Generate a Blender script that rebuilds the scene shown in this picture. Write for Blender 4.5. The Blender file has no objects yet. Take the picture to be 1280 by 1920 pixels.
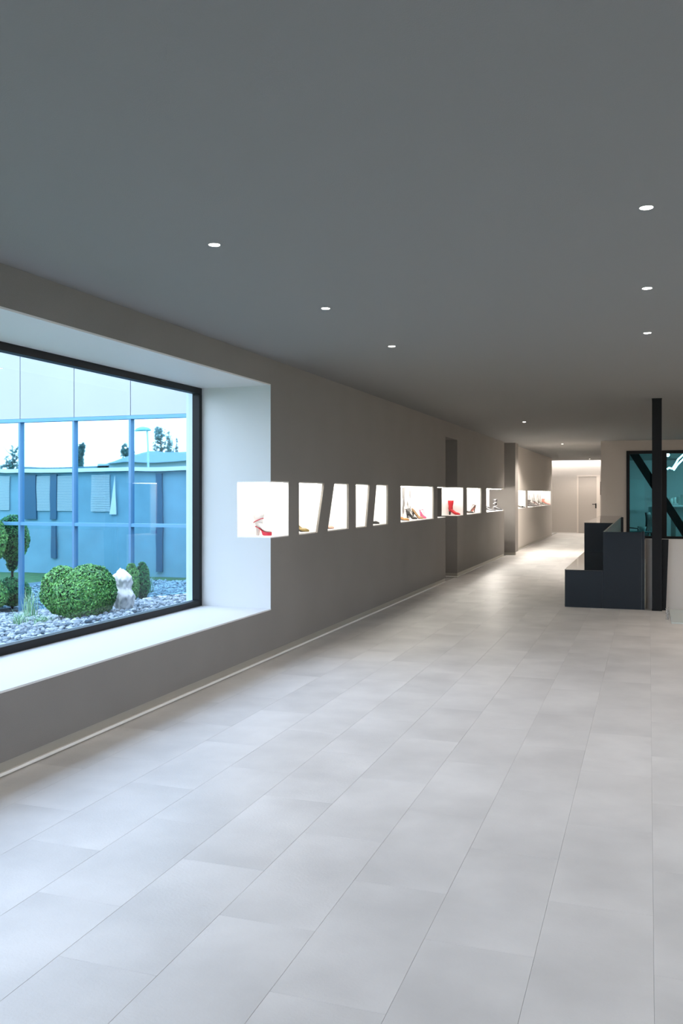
import bpy, bmesh, math, random
from mathutils import Vector, noise, Matrix
random.seed(7)
S = bpy.context.scene
COL = S.collection
PI = math.pi

# ------------------------------------------------------------------ camera
FPX = 1670.0; HOR = 925.0; VPX = 1216.0
A = math.atan((VPX - 640) / FPX)
SA, CA = math.sin(A), math.cos(A)
H = 1.5
cam_d = bpy.data.cameras.new('camera')
cam = bpy.data.objects.new('camera', cam_d); COL.objects.link(cam)
cam.location = (0, 0, H); cam.rotation_euler = (PI/2, 0, A)
cam_d.sensor_fit = 'VERTICAL'; cam_d.sensor_height = 36; cam_d.sensor_width = 24
cam_d.lens = FPX / 1920 * 36
cam_d.shift_y = (HOR - 960) / 1920
cam_d.clip_start = 0.05; cam_d.clip_end = 500
S.camera = cam

# ------------------------------------------------------------------ world, exposure
w = bpy.data.worlds.new('sky'); S.world = w; w.use_nodes = True
nt = w.node_tree; nt.nodes.clear()
tc = nt.nodes.new('ShaderNodeTexCoord'); sep = nt.nodes.new('ShaderNodeSeparateXYZ')
cr = nt.nodes.new('ShaderNodeValToRGB'); bg = nt.nodes.new('ShaderNodeBackground'); wo = nt.nodes.new('ShaderNodeOutputWorld')
nt.links.new(tc.outputs['Generated'], sep.inputs[0]); nt.links.new(sep.outputs['Z'], cr.inputs[0])
nt.links.new(cr.outputs[0], bg.inputs[0]); nt.links.new(bg.outputs[0], wo.inputs[0])
cr.color_ramp.elements[0].position = 0.0; cr.color_ramp.elements[0].color = (0.80, 0.89, 1.0, 1)
cr.color_ramp.elements[1].position = 0.7; cr.color_ramp.elements[1].color = (0.62, 0.76, 1.0, 1)
bg.inputs[1].default_value = 5.7
S.view_settings.view_transform = 'Standard'; S.view_settings.look = 'None'
S.view_settings.gamma = 1; S.view_settings.use_curve_mapping = False
S.view_settings.exposure = 0.0
SPOT_W = 26.0          # downlights
FILL_W = 62.0  # unseen spots added to lift the walls and far floor
CORR_W = 420.0         # corridor downlights
NICHE_E = 13.0
COVE_E = 46.0
OFFICE_E = 65.0

# ------------------------------------------------------------------ helpers
def on_x(px, X):                     # pixel column on a plane X = const -> (Y, depth)
    t = (px - 640) / FPX             # xr/d
    # xr = X*CA + Y*SA ; d = -X*SA + Y*CA
    Y = X * (CA + t*SA) / (t*CA - SA)
    return Y, -X*SA + Y*CA
def on_y(px, Y):                     # pixel column on a plane Y = const -> (X, depth)
    t = (px - 640) / FPX
    X = Y * (t*CA - SA) / (CA + t*SA)
    return X, -X*SA + Y*CA
def zz(py, d): return H - (py - HOR) * d / FPX
WL = -3.222
def YW(px): return on_x(px, WL)[0]

def mat(name, col, rough=0.6, metal=0.0, spec=0.5, nscale=0, namt=0.0, bump=0.0, bscale=200, emit=None, estr=0, rnd=0.0, coords='Object', stretch=(1,1,1)):
    m = bpy.data.materials.new(name); m.use_nodes = True
    n = m.node_tree; b = n.nodes['Principled BSDF']
    b.inputs['Base Color'].default_value = (*col, 1); b.inputs['Roughness'].default_value = rough
    b.inputs['Metallic'].default_value = metal; b.inputs['Specular IOR Level'].default_value = spec
    if emit: b.inputs['Emission Color'].default_value = (*emit, 1); b.inputs['Emission Strength'].default_value = estr
    t = n.nodes.new('ShaderNodeTexCoord'); mp = n.nodes.new('ShaderNodeMapping'); mp.inputs['Scale'].default_value = stretch
    n.links.new(t.outputs[coords], mp.inputs[0])
    src = None
    if namt:
        no = n.nodes.new('ShaderNodeTexNoise'); no.inputs['Scale'].default_value = nscale; no.inputs['Detail'].default_value = 5
        n.links.new(mp.outputs[0], no.inputs['Vector'])
        mr = n.nodes.new('ShaderNodeMapRange'); mr.inputs['From Min'].default_value = .3; mr.inputs['From Max'].default_value = .7
        mr.inputs['To Min'].default_value = 1-namt; mr.inputs['To Max'].default_value = 1+namt
        n.links.new(no.outputs['Fac'], mr.inputs[0]); src = mr.outputs[0]
    if rnd:
        oi = n.nodes.new('ShaderNodeObjectInfo'); mr2 = n.nodes.new('ShaderNodeMapRange')
        mr2.inputs['To Min'].default_value = 1-rnd; mr2.inputs['To Max'].default_value = 1+rnd
        n.links.new(oi.outputs['Random'], mr2.inputs[0])
        if src:
            mm = n.nodes.new('ShaderNodeMath'); mm.operation = 'MULTIPLY'
            n.links.new(src, mm.inputs[0]); n.links.new(mr2.outputs[0], mm.inputs[1]); src = mm.outputs[0]
        else: src = mr2.outputs[0]
    if src:
        vm = n.nodes.new('ShaderNodeVectorMath'); vm.operation = 'SCALE'; vm.inputs[0].default_value = col
        n.links.new(src, vm.inputs['Scale']); n.links.new(vm.outputs[0], b.inputs['Base Color'])
    if bump:
        n2 = n.nodes.new('ShaderNodeTexNoise'); n2.inputs['Scale'].default_value = bscale; n2.inputs['Detail'].default_value = 3
        n.links.new(mp.outputs[0], n2.inputs['Vector'])
        bp = n.nodes.new('ShaderNodeBump'); bp.inputs['Strength'].default_value = bump; bp.inputs['Distance'].default_value = .01
        n.links.new(n2.outputs['Fac'], bp.inputs['Height']); n.links.new(bp.outputs[0], b.inputs['Normal'])
    return m
def emat(name, col, s):
    m = bpy.data.materials.new(name); m.use_nodes = True; n = m.node_tree
    n.nodes.clear(); e = n.nodes.new('ShaderNodeEmission'); o = n.nodes.new('ShaderNodeOutputMaterial')
    e.inputs[0].default_value = (*col, 1); e.inputs[1].default_value = s; n.links.new(e.outputs[0], o.inputs[0]); return m
def glass(name, tint, ior=1.45, rough=0.0):
    m = bpy.data.materials.new(name); m.use_nodes = True; n = m.node_tree; n.nodes.clear()
    tr = n.nodes.new('ShaderNodeBsdfTransparent'); tr.inputs[0].default_value = (*tint, 1)
    gl = n.nodes.new('ShaderNodeBsdfGlossy'); gl.inputs['Roughness'].default_value = rough
    fr = n.nodes.new('ShaderNodeFresnel'); fr.inputs[0].default_value = ior
    mx = n.nodes.new('ShaderNodeMixShader'); o = n.nodes.new('ShaderNodeOutputMaterial')
    ge = n.nodes.new('ShaderNodeNewGeometry'); iv = n.nodes.new('ShaderNodeMath'); iv.operation = 'SUBTRACT'; iv.inputs[0].default_value = 1
    mu = n.nodes.new('ShaderNodeMath'); mu.operation = 'MULTIPLY'
    n.links.new(ge.outputs['Backfacing'], iv.inputs[1]); n.links.new(iv.outputs[0], mu.inputs[0]); n.links.new(fr.outputs[0], mu.inputs[1])
    n.links.new(mu.outputs[0], mx.inputs[0]); n.links.new(tr.outputs[0], mx.inputs[1]); n.links.new(gl.outputs[0], mx.inputs[2])
    n.links.new(mx.outputs[0], o.inputs[0]); return m

def BM(): return bmesh.new()
def box(bm, x0, x1, y0, y1, z0, z1):
    v = [bm.verts.new(p) for p in ((x0,y0,z0),(x1,y0,z0),(x1,y1,z0),(x0,y1,z0),(x0,y0,z1),(x1,y0,z1),(x1,y1,z1),(x0,y1,z1))]
    for f in ((0,3,2,1),(4,5,6,7),(0,1,5,4),(1,2,6,5),(2,3,7,6),(3,0,4,7)): bm.faces.new([v[i] for i in f])
    return v
def prism(bm, pts, axis, a, b):      # pts = 2D outline, extruded along axis from a to b
    def mk(p, t):
        return {'x': (t, p[0], p[1]), 'y': (p[0], t, p[1]), 'z': (p[0], p[1], t)}[axis]
    A_ = [bm.verts.new(mk(p, a)) for p in pts]; B_ = [bm.verts.new(mk(p, b)) for p in pts]
    n = len(pts)
    bm.faces.new(A_); bm.faces.new(B_[::-1])
    for i in range(n): bm.faces.new((A_[i], A_[(i+1)%n], B_[(i+1)%n], B_[i]))
def loft(bm, rings, cap=True):
    vs = [[bm.verts.new(p) for p in r] for r in rings]
    n = len(rings[0])
    for a, b in zip(vs[:-1], vs[1:]):
        for i in range(n): bm.faces.new((a[i], a[(i+1)%n], b[(i+1)%n], b[i]))
    if cap: bm.faces.new(vs[0][::-1]); bm.faces.new(vs[-1])
def tube(bm, pts, r, n=8):
    rings = []
    for i, p in enumerate(pts):
        p = Vector(p); a = Vector(pts[max(i-1,0)]); b = Vector(pts[min(i+1,len(pts)-1)])
        t = (b-a).normalized(); u = t.orthogonal().normalized() if i == 0 else (u - t*u.dot(t)).normalized()
        v = t.cross(u); rr = r[i] if isinstance(r, (list, tuple)) else r
        rings.append([p + (u*math.cos(k*2*PI/n) + v*math.sin(k*2*PI/n))*rr for k in range(n)])
    loft(bm, rings)
def cyl(bm, c, r, z0, z1, n=24, r2=None):
    r2 = r if r2 is None else r2
    loft(bm, [[(c[0]+q*math.cos(k*2*PI/n), c[1]+q*math.sin(k*2*PI/n), z) for k in range(n)] for q, z in ((r, z0), (r2, z1))])
def obj(name, bm, m, parent=None, smooth=False, bevel=0, mats=None):
    me = bpy.data.meshes.new(name)
    bmesh.ops.recalc_face_normals(bm, faces=bm.faces)
    bm.to_mesh(me); bm.free()
    for q in (mats or [m]): me.materials.append(q)
    if smooth: me.polygons.foreach_set('use_smooth', [True]*len(me.polygons))
    o = bpy.data.objects.new(name, me); COL.objects.link(o)
    if parent: o.parent = parent
    if bevel:
        b = o.modifiers.new('bevel', 'BEVEL'); b.width = bevel; b.segments = 2; b.limit_method = 'ANGLE'
    return o
def thing(name, label, cat, loc=(0,0,0), rz=0, group=None):
    o = bpy.data.objects.new(name, None); o.empty_display_size = .05; COL.objects.link(o); o.location = loc; o.rotation_euler = (0,0,rz)
    o['label'] = label; o['category'] = cat
    if group: o['group'] = group
    return o
def tag(o, label, cat, group=None, kind=None):
    o['label'] = label; o['category'] = cat
    if group: o['group'] = group
    if kind: o['kind'] = kind
    return o
def struct(name, bm, m, label=None, cat=None, **k):
    o = obj(name, bm, m, **k); o['kind'] = 'structure'
    if label: o['label'] = label
    if cat: o['category'] = cat
    return o
def dup(root, loc, rz, label, group=None):
    r = root.copy(); COL.objects.link(r); r.location = loc; r.rotation_euler = (0,0,rz); r['label'] = label
    if group: r['group'] = group
    for ch in list(root.children):
        c = ch.copy(); COL.objects.link(c); c.parent = r
        for g in ch.children:
            d = g.copy(); COL.objects.link(d); d.parent = c
    return r

# ------------------------------------------------------------------ materials
M = {}
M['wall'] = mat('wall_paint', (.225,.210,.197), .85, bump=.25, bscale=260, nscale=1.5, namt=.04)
M['ceil'] = mat('ceiling_paint', (.245,.242,.238), .9, bump=.15, bscale=220)
M['white'] = mat('white_reveal', (.70,.70,.695), .55, bump=.05, bscale=150)
M['nichew'] = mat('niche_white', (.86,.845,.83), .5)
M['joint'] = mat('tile_joint', (.46,.45,.44), .8)
M['black'] = mat('black_metal', (.006,.0065,.008), .5, spec=.3)
M['alu'] = mat('aluminium', (.40,.38,.33), .4, metal=.35)
M['lip'] = mat('profile_glint', (.95,.94,.9), .25, metal=.1)  # near-white colour stands in for reflections on the polished profile
M['navy'] = mat('navy_lacquer', (.014,.022,.032), .32, bump=.03, bscale=300)
M['gloss'] = mat('glossy_top', (.03,.036,.04), .06, spec=.9)
M['corridor'] = mat('corridor_lit_tone', (.56,.525,.49), .85, bump=.25, bscale=260)  # wall tone raised so the colour carries the corridor spot light
M['cream'] = mat('cream_paint', (.70,.64,.585), .7, bump=.1, bscale=200)
M['beigewall'] = mat('beige_paint', (.42,.385,.35), .85, bump=.2, bscale=200)
M['door'] = mat('door_paint', (.46,.42,.385), .6)
M['winglass'] = glass('window_glass', (.91,.955,.985))
M['teal'] = glass('teal_glass', (.42,.74,.79))
M['clear'] = glass('clear_glass', (.97,.98,.97), 1.3)
M['facade'] = mat('facade_panel', (.36,.385,.40), .55, nscale=.6, namt=.05)
M['mull'] = mat('facade_mullion', (.09,.22,.36), .5)
M['mullp'] = mat('facade_transom', (.10,.28,.42), .5)

def tile_material():
    m = mat('concrete_tile', (.74,.725,.71), .42, nscale=1.9, namt=.12, bump=.12, bscale=90, rnd=.02)
    n = m.node_tree; b = n.nodes['Principled BSDF']
    g = n.nodes.new('ShaderNodeNewGeometry')
    for l in list(n.links):
        if l.from_node.type == 'TEX_COORD': n.links.remove(l)
    mp = [q for q in n.nodes if q.type == 'MAPPING'][0]
    oi = [q for q in n.nodes if q.type == 'OBJECT_INFO'][0]
    off = n.nodes.new('ShaderNodeVectorMath'); off.operation = 'MULTIPLY_ADD'
    off.inputs[1].default_value = (3, 5, 7)
    n.links.new(oi.outputs['Random'], off.inputs[0]); n.links.new(g.outputs['Position'], off.inputs[2])
    n.links.new(off.outputs[0], mp.inputs[0])
    return m
M['tile'] = tile_material()

# ------------------------------------------------------------------ room shell
CZ = 2.712
XO = -4.05           # outer face of left wall
XG = -3.947          # glass plane
YR = YW(507)         # right reveal of the big window
SZ, TZ = .46, 2.472  # sill and head height
NB, NT = 1.105, 1.60 # display band
Y0 = -3.2
XR = 6.0
YB = 21.5            # back wall plane
YE = 34.6            # end wall of corridor
YRA, YRB = YW(835), YW(857)      # recess
YI = 21.1
WY0 = -1.2           # near end of the big window

def op(px): return YW(px)
bm = BM()
# under the window, above the window, near pier
box(bm, XO, WL, Y0, WY0, .08, CZ)
box(bm, XO, WL, WY0, YR, .08, SZ-.012)
box(bm, XO, WL, WY0, YR, TZ+.012, CZ)
# lower / upper bands after the window
for a, b in ((YR, YRA), (YRB, YI)):
    box(bm, XO, WL, a, b, .08, NB-.01)
    box(bm, XO, WL, a, b, NT+.01, CZ)
    box(bm, XO, -3.583, a, b, NB-.01, NT+.01)
box(bm, XO, WL, YRA, YRB, 2.45, CZ)
box(bm, XO, -3.98, YRA, YRB, .0, 2.45)       # closed back of the recess
SK = WL - .022
box(bm, -3.583, -3.560, YR, YW(541), NB-.01, NT+.01)
box(bm, -3.583, -3.512, YRA-.6, YRA, NB-.01, NT+.01); box(bm, -3.583, -3.512, YRB, YRB+.5, NB-.01, NT+.01)
def skin(b0, t0, b1, t1, z0=NB-.01, z1=NT+.01):
    prism(bm, [(b0, z0), (b1, z0), (t1, z1), (t0, z1)], 'x', SK, WL)
skin(op(541), op(541), op(560.5), op(560.5))
skin(op(595), op(608), op(614), op(627))
skin(op(653.5), op(653.5), op(667), op(667))
skin(op(687), op(693), op(699), op(706))
skin(op(727), op(727), op(751), op(751))
skin(op(813), op(813), op(820), op(820))
skin(op(868), op(868), op(875), op(875))
skin(op(902.5), op(902.5), op(912), op(912))
def lips(y0, y1):
    box(bm, SK, WL, y0, y1, NB-.01, NB); box(bm, SK, WL, y0, y1, NT, NT+.01)
for a, b in ((560.5,627),(667,706),(751,813),(875,902.5)): pass
struct('wall_left', bm, M['wall'], 'dark taupe plaster wall with a long row of lit display openings', 'wall')

# corridor left wall with two openings
YC0 = 22.3; YC1 = on_x(1034.4, WL)[0]
bm = BM()
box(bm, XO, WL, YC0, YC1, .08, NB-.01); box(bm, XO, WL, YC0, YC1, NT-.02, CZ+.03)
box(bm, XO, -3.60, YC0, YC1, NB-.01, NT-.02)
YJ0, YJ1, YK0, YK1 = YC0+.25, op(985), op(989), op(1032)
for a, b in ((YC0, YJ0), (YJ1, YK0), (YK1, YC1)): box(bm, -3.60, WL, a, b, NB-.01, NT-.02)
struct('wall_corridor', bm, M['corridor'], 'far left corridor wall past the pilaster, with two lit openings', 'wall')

# pilaster between the gap and the corridor
bm = BM(); box(bm, XO, -3.062, 21.8, YC0, .07, CZ+.02)
box(bm, XO, -4.0, YI, 21.8, 0, CZ)
struct('trim_1', bm, M['wall'], 'grey pilaster standing proud of the left wall where the corridor begins', 'pilaster')

# right / front / back walls
bm = BM()
XC = on_y(1126, YB)[0]
XW0 = on_y(1174, YB)[0]; XW1 = 3.2
OZ0, OZ1 = .455, 2.475
box(bm, XC, XW0, YB, YB+.15, 0, CZ+.02); box(bm, XW1, XR, YB, YB+.15, 0, CZ)
box(bm, XW0, XW1, YB, YB+.15, 0, OZ0); box(bm, XW0, XW1, YB, YB+.15, OZ1, CZ)
box(bm, XC, XC+.15, YB+.15, YE, 0, 3.1)
struct('wall_back', bm, M['beigewall'], 'beige back wall holding the teal office window', 'wall')
bm = BM(); box(bm, XR+.0, XR+.2, Y0, -1.5, 0, CZ); box(bm, XR, XR+.2, 8.0, YB, 0, CZ); box(bm, XR, XR+.2, -1.5, 8.0, 0, .3); box(bm, XR, XR+.2, -1.5, 8.0, 2.5, CZ)
struct('wall_right', bm, M['beigewall'], 'right wall outside the picture with a long window', 'wall')
bm = BM(); box(bm, XO, XR+.2, Y0-.2, Y0, 0, CZ)
struct('wall_front', bm, M['beigewall'], 'wall behind the viewer', 'wall')
bm = BM(); box(bm, -7.0, XC+.15, YE, YE+.15, 0, 3.3)
box(bm, -7.0, -6.85, YC1-.2, YE, 0, 3.3); box(bm, -7.0, XO, YC1-.2, YC1, 0, 3.3)
struct('wall_end', bm, mat('end_lit_tone', (.52,.48,.44), .85, bump=.2, bscale=200), 'pale end wall of the corridor washed by a light slot', 'wall')  # tone lightened; part of the corridor light sits in this colour

# ceiling
bm = BM()
box(bm, XO, XR+.2, Y0-.2, YB, CZ, CZ+.25)
box(bm, -7.0, XC+.15, YB, YE-.36, CZ+.015, CZ+.26)
box(bm, -7.0, XC+.15, YE-.42, YE+.15, 3.2, 3.3)
box(bm, XC+.15, XR+.2, YB, YE+.15, CZ, CZ+.25)
ceil = struct('ceiling', bm, M['ceil'], 'smooth grey painted ceiling with small recessed spots', 'ceiling')
bm = BM(); box(bm, -6.8, XC, YE-.34, YE-.30, 2.90, 2.96)
cove = obj('light_strip', bm, emat('cove_emit', (1,.95,.9), COVE_E), ceil)

# floor base and tiles
bm = BM(); box(bm, XO-.01, XR+.2, Y0-.2, YE+.2, -.34, -.004); box(bm, -7.0, XO-.01, YC1-.2, YE+.2, -.34, -.004)
floor = struct('floor', bm, M['joint'], 'pale grey concrete-look floor of large staggered tiles', 'floor')
TW, TL = .365, .815
offs = {0:.493,-1:.09,-2:.48,-3:.02,-4:.41,-5:.80,-6:.35,-7:.76,-8:.30}
tm = None
def tile_mesh():
    bm = BM(); g = .0004
    x0, x1, y0, y1 = g, TW-g, g, TL-g; c = .0007
    b_ = [(x0,y0,-.004),(x1,y0,-.004),(x1,y1,-.004),(x0,y1,-.004)]
    m_ = [(x0,y0,-.0008),(x1,y0,-.0008),(x1,y1,-.0008),(x0,y1,-.0008)]
    t_ = [(x0+c,y0+c,0),(x1-c,y0+c,0),(x1-c,y1-c,0),(x0+c,y1-c,0)]
    loft(bm, [b_, m_, t_])
    bmesh.ops.recalc_face_normals(bm, faces=bm.faces)
    me = bpy.data.meshes.new('tile'); bm.to_mesh(me); bm.free(); me.materials.append(M['tile']); return me
tm = tile_mesh()
cand = []; XT1 = XR
k0 = int(math.floor((WL - .015)/TW)); 
for k in range(k0, int((XR-.015)/TW)+1):
    x = .015 + k*TW
    o_ = offs.get(k, .45 if k % 2 == 0 else .05)
    y = Y0 - TL + ((o_ - (Y0 - TL)) % TL)
    while y < YE:
        xc, yc = x+TW/2, y+TL/2
        d = -xc*SA + yc*CA; xr = xc*CA + yc*SA
        vis = d > .8 and abs(xr/d) < .48 and x+TW > WL+.01
        py = HOR + H*FPX/d if d > .1 else 9999
        vis = vis and py < 2150 and yc > 1.0
        cand.append((d if vis else 1e6, x, y, vis)); y += TL
cand.sort()
near = [c for c in cand if c[3]][:300]
keep = set((round(c[1],3), round(c[2],3)) for c in near)
for d, x, y, v in near:
    o = bpy.data.objects.new('tile', tm); COL.objects.link(o); o.parent = floor; o.location = (x, y, 0)
bm = BM()
for d, x, y, v in cand:
    if (round(x,3), round(y,3)) in keep: continue
    g = .0012
    y1 = min(y+TL, YE)
    if x < WL-TW and True: pass
    q = [(x+g,y+g,0),(x+TW-g,y+g,0),(x+TW-g,y1-g,0),(x+g,y1-g,0)]
    loft(bm, [[(a,b,-.0039) for a,b,_ in q], q])
# side passage tiles and the floor of the gap
for k in range(10):
    x = -7.0 + k*TW
    for j in range(3):
        y = YC1 + j*TL
        if x+TW <= WL+.4: loft(bm, [[(x+.001,y+.001,-.0039),(x+TW-.001,y+.001,-.0039),(x+TW-.001,y+TL-.001,-.0039),(x+.001,y+TL-.001,-.0039)],[(x+.001,y+.001,-.0004),(x+TW-.001,y+.001,-.0004),(x+TW-.001,y+TL-.001,-.0004),(x+.001,y+TL-.001,-.0004)]])
rest = obj('distant_tiles', bm, M['tile'], floor); rest['kind'] = 'stuff'

# baseboards (aluminium, set back, with a lower profile whose glint is painted white)
def skirting(name, label, segs):
    root = None
    bm = BM(); bl = BM()
    for s in segs:
        if s[0] == 'x':                       # along Y, on plane x = s[1]
            _, X, a, b = s
            box(bm, X-.10, X-.010, a, b, .0, .081); box(bl, X-.010, X+.004, a, b, .010, .026)
        else:                                 # along X, facing -Y
            _, Y, a, b = s
            box(bm, a, b, Y+.010, Y+.10, .0, .081); box(bl, a, b, Y-.004, Y+.010, .010, .026)
    o = struct(name, bm, M['alu'], label, 'baseboard')
    obj('profile', bl, M['lip'], o); return o
skirting('baseboard_left', 'brushed metal skirting with a glint painted on its lower edge along the taupe wall', [('x', WL, Y0, YRA), ('y', YRB, XO+.07, WL-.0), ('x', WL, YRB, YI)])
skirting('baseboard_corridor', 'pale skirting at the foot of the corridor walls', [('y', 21.8, XO+.05, -3.062), ('x', WL, YC0, YC1), ('y', YE-.001, -6.8, on_y(1081, YE)[0])])

# ------------------------------------------------------------------ big left window
bm = BM()
box(bm, XG-.0, WL+.004, WY0, YR, SZ-.012, SZ)          # sill
box(bm, XG, WL+.001, WY0, YR, TZ, TZ+.012)             # head lining
box(bm, XG, WL+.001, YR-.0005, YR+.0001, SZ, NB-.01)   # right reveal lining below display
box(bm, XG, WL+.001, YR-.0005, YR+.0001, NT+.01, TZ)
box(bm, XG, -3.552, YR-.0005, YR+.0001, NB-.01, NT+.01)
box(bm, XG, WL, WY0, WY0+.01, SZ, TZ)
win = struct('window_1', bm, M['white'], 'large picture window on the left in a deep white reveal', 'window')
bm = BM(); fw = .055
for a in ((XG-.04, XG+.035, WY0, YR, SZ, SZ+fw), (XG-.04, XG+.035, WY0, YR, TZ-fw, TZ), (XG-.04, XG+.035, YR-.05, YR, SZ+fw, TZ-fw), (XG-.04, XG+.035, WY0, WY0+.05, SZ+fw, TZ-fw)):
    box(bm, *a)
obj('window_frame', bm, M['black'], win, bevel=.003)
bm = BM(); box(bm, XG-.03, XG-.022, WY0+.05, YR-.05, SZ+fw, TZ-fw)
obj('pane', bm, M['winglass'], win)
bm = BM()
box(bm, XO-.04, XG-.041, WY0, YR, SZ-.02, SZ+.03)
box(bm, XO-.01, XG-.041, YR-.03, YR-.001, SZ+.03, TZ)
obj('outer_jamb', bm, mat('jamb_alu', (.6,.72,.8), .4), win)

# office window
def window_office():
    bm = BM(); y0, y1 = YB-.02, YB+.10
    xm0, xm1 = on_y(1240, YB)[0], on_y(1249.5, YB)[0]
    f = .07
    box(bm, XW0, XW1, y0, y1, OZ0, OZ0+f); box(bm, XW0, XW1, y0, y1, OZ1-f, OZ1)
    box(bm, XW0, XW0+f, y0, y1, OZ0+f, OZ1-f); box(bm, XW1-f, XW1, y0, y1, OZ0+f, OZ1-f)
    box(bm, xm0, xm1, y0, y1, OZ0+f, OZ1-f)
    wroot = struct('window_2', bm, M['black'], 'black framed interior window into the teal office', 'window')
    for a, b in ((XW0+f, xm0), (xm1, XW1-f)):
        g = BM(); box(g, a, b, YB+.04, YB+.048, OZ0+f, OZ1-f); obj('pane', g, M['teal'], wroot)
window_office()
bm = BM()
for y in (-1.5, .9, 3.25, 5.6, 7.95): box(bm, XR, XR+.08, y, y+.05, .3, 2.5)
box(bm, XR, XR+.08, -1.5, 8.0, .3, .36); box(bm, XR, XR+.08, -1.5, 8.0, 2.44, 2.5)
struct('window_3', bm, M['black'], 'long window in the right wall outside the picture', 'window')

# ------------------------------------------------------------------ display niches
EN = emat('niche_light', (1,.94,.86), NICHE_E)
def niche(label, y0, y1, depth=.33, ends=(1,1), zt=NT, group=None, e=None, glassed=True, xf=SK, spans=None):
    t = thing('display_niche', label, 'display case', (xf-depth/2, (y0+y1)/2, NB-.01), group=group)
    ox, oy, oz = t.location
    xb = xf - depth
    def lb(bm, a): box(bm, a[0]-ox, a[1]-ox, a[2]-oy, a[3]-oy, a[4]-oz, a[5]-oz)
    fe = WL-.0005 if xf != SK else xf
    b = BM(); lb(b, (xb-.008, fe, y0, y1, NB-.01, NB)); obj('shelf', b, M['nichew'], t)
    b = BM(); lb(b, (xb-.008, fe, y0, y1, zt, zt+.01)); lb(b, (xb-.008, xb, y0, y1, NB, zt))
    if ends[0]: lb(b, (xb, fe, y0, y0+.006, NB, zt))
    if ends[1]: lb(b, (xb, fe, y1-.006, y1, NB, zt))
    obj('lining', b, M['nichew'], t)
    b = BM(); lb(b, (xb+.04, xf-.05, y0+.02, y1-(.02 if ends[1] else .002), zt-.006, zt-.001)); obj('light_panel', b, e or EN, t)
    if glassed:
        b = BM()
        for (p0, p1, q1, q0) in (spans or [(y0, y1, y1, y0)]):
            prism(b, [(p0-oy, NB-oz), (p1-oy, NB-oz), (q1-oy, zt-oz), (q0-oy, zt-oz)], 'x', WL-.012-ox, WL-.008-ox)
        obj('glass_pane', b, M['clear'], t)
    return t
g = 'lit display openings in the taupe wall'
niche('nearest square display opening wrapping the corner of the window reveal', YR+.0005, op(541), ends=(0,1), xf=WL-.001, glassed=False, group=g)
niche('display opening with its right edge leaning outwards, second from the window', op(560.5), op(608), group=g, glassed=True, spans=[(op(560.5), op(595), op(608), op(560.5))])
niche('display opening with a slanted left edge, third from the window', op(614), op(653.5), group=g, spans=[(op(614), op(653.5), op(653.5), op(627))])
niche('narrow display opening with slanted right edge, fourth from the window', op(667), op(693), group=g, spans=[(op(667), op(687), op(693), op(667))])
niche('narrow display opening with slanted left edge, fifth from the window', op(699), op(727), group=g, spans=[(op(699), op(727), op(727), op(706))])
niche('wide rectangular display opening holding leopard and pink heels', op(751), op(813), group=g)
niche('short display stub cut into the near side of the wall recess', op(820), YRA, depth=.28, ends=(0,0), xf=WL-.001, glassed=False, group=g)
niche('display opening beyond the wall recess holding the red boot', YRB, op(868), depth=.28, ends=(0,1), xf=WL-.001, glassed=False, group=g)
niche('small display opening right of the red boot holding a brown heel', op(875), op(902.5), group=g)
niche('display opening before the pilaster, open at its far end, with black boot', op(912), YI, ends=(1,0), group=g, e=emat('niche_light_soft', (1,.94,.86), 26), glassed=False)
pt = bpy.data.lights.new('niche_spot', 'POINT'); pt.energy = 42; pt.color = (1,.93,.84); pt.shadow_soft_size = .02
po = bpy.data.objects.new('niche_lamp', pt); COL.objects.link(po); po.location = (-3.40, 20.75, 1.565)
g2 = 'lit display openings in the corridor wall'
niche('narrow lit opening just past the pilaster in the corridor', YJ0, YJ1, zt=NT-.03, group=g2, xf=WL-.002)
niche('wide far display opening crowded with small dark shoes', YK0, YK1, zt=NT-.03, group=g2, xf=WL-.002)

# printed back panels in some niches (grey smeared print)
pm = mat('grey_print', (.62,.58,.55), .6)
def print_mat():
    n = pm.node_tree; b = n.nodes['Principled BSDF']
    t = n.nodes.new('ShaderNodeTexCoord'); mp = n.nodes.new('ShaderNodeMapping'); mp.inputs['Scale'].default_value = (1, 2.2, 1.6)
    no = n.nodes.new('ShaderNodeTexNoise'); no.inputs['Scale'].default_value = 3; no.inputs['Detail'].default_value = 7
    r = n.nodes.new('ShaderNodeValToRGB'); r.color_ramp.elements[0].position=.44; r.color_ramp.elements[0].color=(.16,.15,.15,1)
    r.color_ramp.elements[1].position=.54; r.color_ramp.elements[1].color=(.85,.83,.82,1)
    ge = n.nodes.new('ShaderNodeNewGeometry'); n.links.new(ge.outputs['Position'], mp.inputs[0]); n.links.new(mp.outputs[0], no.inputs['Vector']); n.links.new(no.outputs['Fac'], r.inputs[0]); n.links.new(r.outputs[0], b.inputs['Base Color'])
print_mat()
def poster(label, pxa, pxb, xb, z1=1.585):
    y0, y1 = on_x(pxa, xb)[0], on_x(pxb, xb)[0]
    bm = BM(); box(bm, xb, xb+.004, y0, y1, NB+.002, z1)
    tag(obj('printed_panel', bm, pm), label, 'print', 'grey smeared prints behind the shoes')
XBK = SK-.33+.001
poster('grey smeared print at the back of the leopard shoe display', 754, 769, XBK)
poster('pale grey print at the back of the far crowded display', 991, 1013, WL-.3315)

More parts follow.
